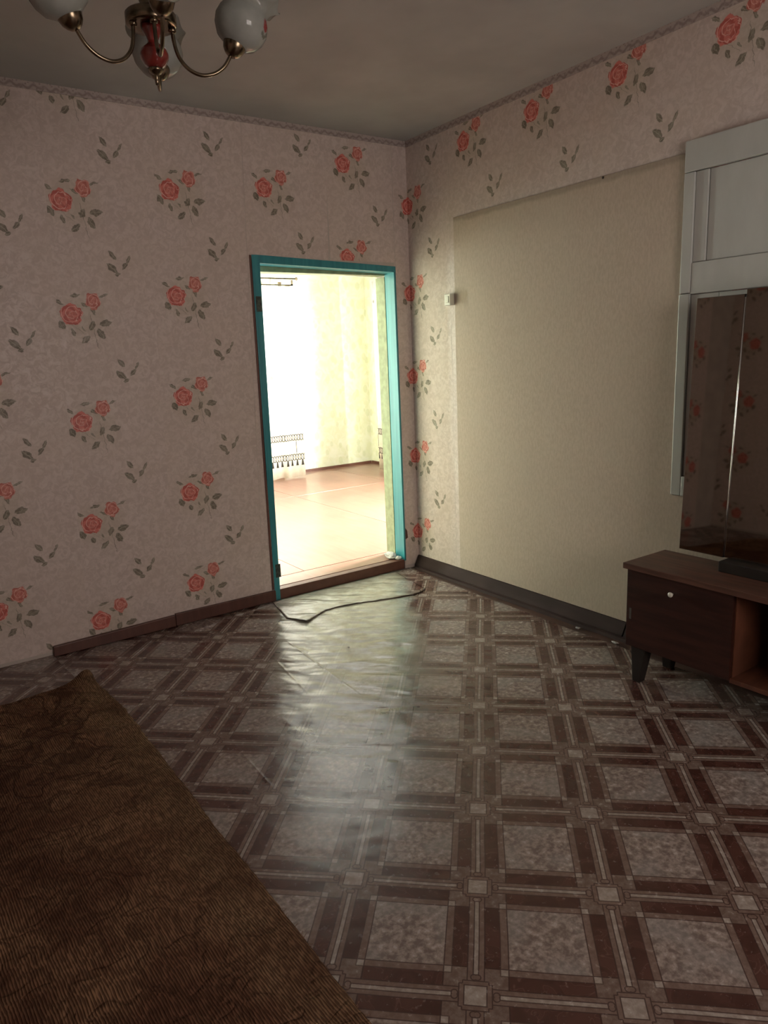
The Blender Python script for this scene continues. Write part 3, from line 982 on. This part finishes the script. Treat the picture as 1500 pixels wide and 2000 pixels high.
for y in (-2.333, -2.908):
    hs = kid(tube('hinge_strip', [(-.199 + .044 * (z - .58), y, z) for z in (.59, .9, 1.2, 1.61)], .0032, M_CHROME, None, 10), mr)
    hs['label'] = 'bright metal hinge strip between the mirror panels'
kid(box('base', (-.255, -2.90, .5365), (-.135, -2.345, .580), M_LEG, None, .003), mr)

# ------------------------------------------------------------------ chandelier
ch = tag(empty('chandelier', (-2.188, -1.795, H)), 'brass chandelier with milky flower glass shades and a red wooden drop', 'chandelier')
def at_ch(o, dz=0.0):
    o.parent = ch
    return o
Z = lambda z: z - H
def chl(name, prof, mat, n=32):
    o = lathe(name, [(r, Z(z)) for r, z in prof], mat, None, n)
    o.parent = ch
    return o
chl('finial', [(0, 2.188), (.0045, 2.190), (.0055, 2.200), (.0055, 2.214), (.012, 2.217), (.018, 2.222), (.021, 2.228), (.012, 2.231), (0, 2.231)], M_BRASS, 20)
chl('drop', [(0, 2.228), (.016, 2.229), (.027, 2.237), (.036, 2.252), (.0375, 2.262), (.034, 2.274), (.022, 2.284), (.015, 2.290), (.014, 2.297), (.020, 2.310), (.027, 2.320), (.029, 2.330), (.020, 2.336), (0, 2.336)], M_REDWOOD)
chl('hub', [(0, 2.330), (.045, 2.331), (.062, 2.329), (.066, 2.333), (.066, 2.357), (.062, 2.361), (.040, 2.363), (.030, 2.372), (.024, 2.385), (.030, 2.398), (.034, 2.410), (.018, 2.424), (.010, 2.436), (0, 2.436)], M_BRASS)
chl('stem', [(0, 2.43), (.0075, 2.43), (.0075, 2.70), (0, 2.70)], M_BRASS, 16)
chl('ceiling_cup', [(0, 2.690), (.020, 2.690), (.045, 2.705), (.060, 2.728), (.062, 2.745), (0, 2.745)], M_BRASS)
SHADE_PROF = [(.010, .000), (.034, .006), (.056, .020), (.069, .042), (.073, .062), (.069, .082), (.060, .098), (.057, .108), (.062, .120), (.072, .132), (.083, .140)]
def rimf(th, i):
    k = max(0, (i - 6) / 4)
    return (.007 * math.sin(8 * th) * k, .004 * math.sin(8 * th + 1.2) * k)
sh_me = None
for a_deg in (-102, -16, 68, 187):
    a = R(a_deg)
    u_ = Vector((math.cos(a), math.sin(a), 0))
    pts = []
    P = [(.052, 2.338), (.054, 2.300), (.064, 2.262), (.088, 2.234), (.120, 2.222), (.155, 2.228), (.182, 2.246), (.198, 2.268), (.205, 2.282)]
    # smooth the arm with Catmull-Rom
    Q = []
    for i in range(len(P) - 1):
        p0, p1, p2, p3 = P[max(i - 1, 0)], P[i], P[i + 1], P[min(i + 2, len(P) - 1)]
        for k in range(5):
            t = k / 5
            Q.append(tuple(.5 * (2 * p1[c] + (p2[c] - p0[c]) * t + (2 * p0[c] - 5 * p1[c] + 4 * p2[c] - p3[c]) * t * t + (3 * p1[c] - p0[c] - 3 * p2[c] + p3[c]) * t ** 3) for c in (0, 1)))
    Q.append(P[-1])
    arm = tube('arm', [u_ * r + Vector((0, 0, Z(z))) for r, z in Q], .0052, M_BRASS, ch, 12)
    boss = lathe('arm_nut', [(0, -.012), (.009, -.012), (.011, -.006), (.009, 0), (0, 0)], M_BRASS, arm, 14)
    boss.location = u_ * .052 + Vector((0, 0, Z(2.331)))
    tilt = Matrix.Rotation(R(24), 4, Vector((-u_.y, u_.x, 0)))
    base = u_ * .205 + Vector((0, 0, Z(2.278)))
    cup = lathe('cup', [(0, -.004), (.010, -.004), (.019, .002), (.027, .012), (.0315, .026), (.032, .040), (.029, .041), (.027, .028), (0, .012)], M_BRASS, arm, 28)
    cup.matrix_local = Matrix.Translation(base) @ tilt
    shd = from_bm('shade', lathe_bm(SHADE_PROF, 64, rimf), M_SHADE, ch, True)
    shd.matrix_local = Matrix.Translation(base) @ tilt @ Matrix.Translation((0, 0, .022)) @ Matrix.Rotation(a, 4, 'Z')
    so = shd.modifiers.new('glass', 'SOLIDIFY'); so.thickness = .003; so.offset = 1
    shd['label'] = 'milky flower-shaped glass shade'

# ------------------------------------------------------------------ rug
vs_, fs = [], []
NX_, NY_ = 120, 320
def rug_xy(s, t):
    x1 = -2.262 + .010 * noise.noise(Vector((t * 14, 1, 0))) - .035 * math.exp(-((1 - t) / .05) ** 2) - .02 * max(0, 1 - (1 - t) / .5)
    y1 = -.455 - .22 * max(0, (1 - s) - .04) + .018 * noise.noise(Vector((s * 9, 3, 0)))
    x = -3.95 + (x1 + 3.95) * s
    y = -5.0 + (y1 + 5.0) * t
    x += (.004 * noise.noise(Vector((t * 160, 2, 0)))) * (1 if s > .99 else 0)
    return x, y
def rug_z(x, y, s, t):
    z = .011 + .003 * noise.noise(Vector((x * 5, y * 5, 1)))
    fade = math.exp(-((y + .75) / .55) ** 2)
    # ruckled folds near the far end of the rug
    z += fade * .032 * max(0, noise.noise(Vector((x * 3.4 + y * 2.0, y * 8.5 + .4 * math.sin(x * 6), 2.2)))) 
    c = math.exp(-(((x + 2.335) / .048) ** 2 + ((y + .455) / .07) ** 2))
    z += .045 * c
    c2 = math.exp(-(((x + 2.45) / .10) ** 2 + ((y + .56) / .035) ** 2))
    z += .022 * c2
    if t > .985: z += .012 * max(0, noise.noise(Vector((x * 7, 8, 0))))
    return z
for j in range(NY_ + 1):
    for i in range(NX_ + 1):
        s, t = i / NX_, j / NY_
        t = 1 - (1 - t) ** 1.25
        x, y = rug_xy(s, t)
        vs_.append((x, y, rug_z(x, y, s, t)))
for j in range(NY_):
    for i in range(NX_):
        k = j * (NX_ + 1) + i
        fs.append((k, k + 1, k + NX_ + 2, k + NX_ + 1))
rug = pydata('rug', vs_, fs, M_RUG, None, True)
so = rug.modifiers.new('thick', 'SOLIDIFY'); so.thickness = .0075; so.offset = -1
tag(rug, 'worn dark brown ribbed rug rumpled on the linoleum at left', 'rug')
# loose threads along the frayed long edge
bm = bmesh.new()
for k in range(240):
    t = random.random()
    x, y = rug_xy(1, t)
    L = random.uniform(.006, .022)
    a = random.uniform(-.9, .9)
    p0 = Vector((x - .004, y, .008)); p1 = p0 + Vector((math.cos(a) * L, math.sin(a) * L, random.uniform(-.002, .003)))
    d = Vector((-math.sin(a), math.cos(a), 0)) * .0009
    up = Vector((0, 0, .0011))
    q = [bm.verts.new(p) for p in (p0 - d, p0 + d, p0 + up, p1 - d * .5, p1 + d * .5, p1 + up)]
    for f in ((0, 1, 4, 3), (1, 2, 5, 4), (2, 0, 3, 5), (3, 4, 5), (2, 1, 0)): bm.faces.new([q[i] for i in f])
fr = from_bm('frayed_threads', bm, M_RUG, rug)
fr['kind'] = 'stuff'

# ------------------------------------------------------------------ crumbs
def crumb(name, loc, size, seed, label, group=None):
    bm = bmesh.new()
    bmesh.ops.create_icosphere(bm, subdivisions=2, radius=1.0)
    for v in bm.verts:
        n = noise.noise(v.co * 1.6 + Vector((seed, 0, 0)))
        v.co = Vector((v.co.x * size[0], v.co.y * size[1], v.co.z * size[2])) * (1 + .45 * n)
    zmin = min(v.co.z for v in bm.verts)
    for v in bm.verts: v.co.z -= zmin
    o = from_bm(name, bm, M_CRUMB)
    o.location = loc
    return tag(o, label, 'debris', group)
crumb('plaster_lump', (-.178, .095, NZ), (.038, .055, .020), 3.1, 'broken grey-white plaster lump at the foot of the right door jamb')
crumb('plaster_lump', (-.160, .025, NZ), (.022, .022, .012), 8.4, 'smaller plaster crumb at the threshold edge by the teal jamb')
crumb('paint_flake', (-.094, -1.498, -.0055), (.010, .013, .004), 1.7, 'white paint flake on the dark strip beside the skirting plank')
crumb('paint_flake', (-.112, -1.748, -.0055), (.008, .022, .005), 5.2, 'white paint flake on the floor next to the dressing table')
crumb('grit', (-1.17, -.93, 0), (.005, .005, .003), 2.2, 'tiny dark speck on the shiny linoleum')
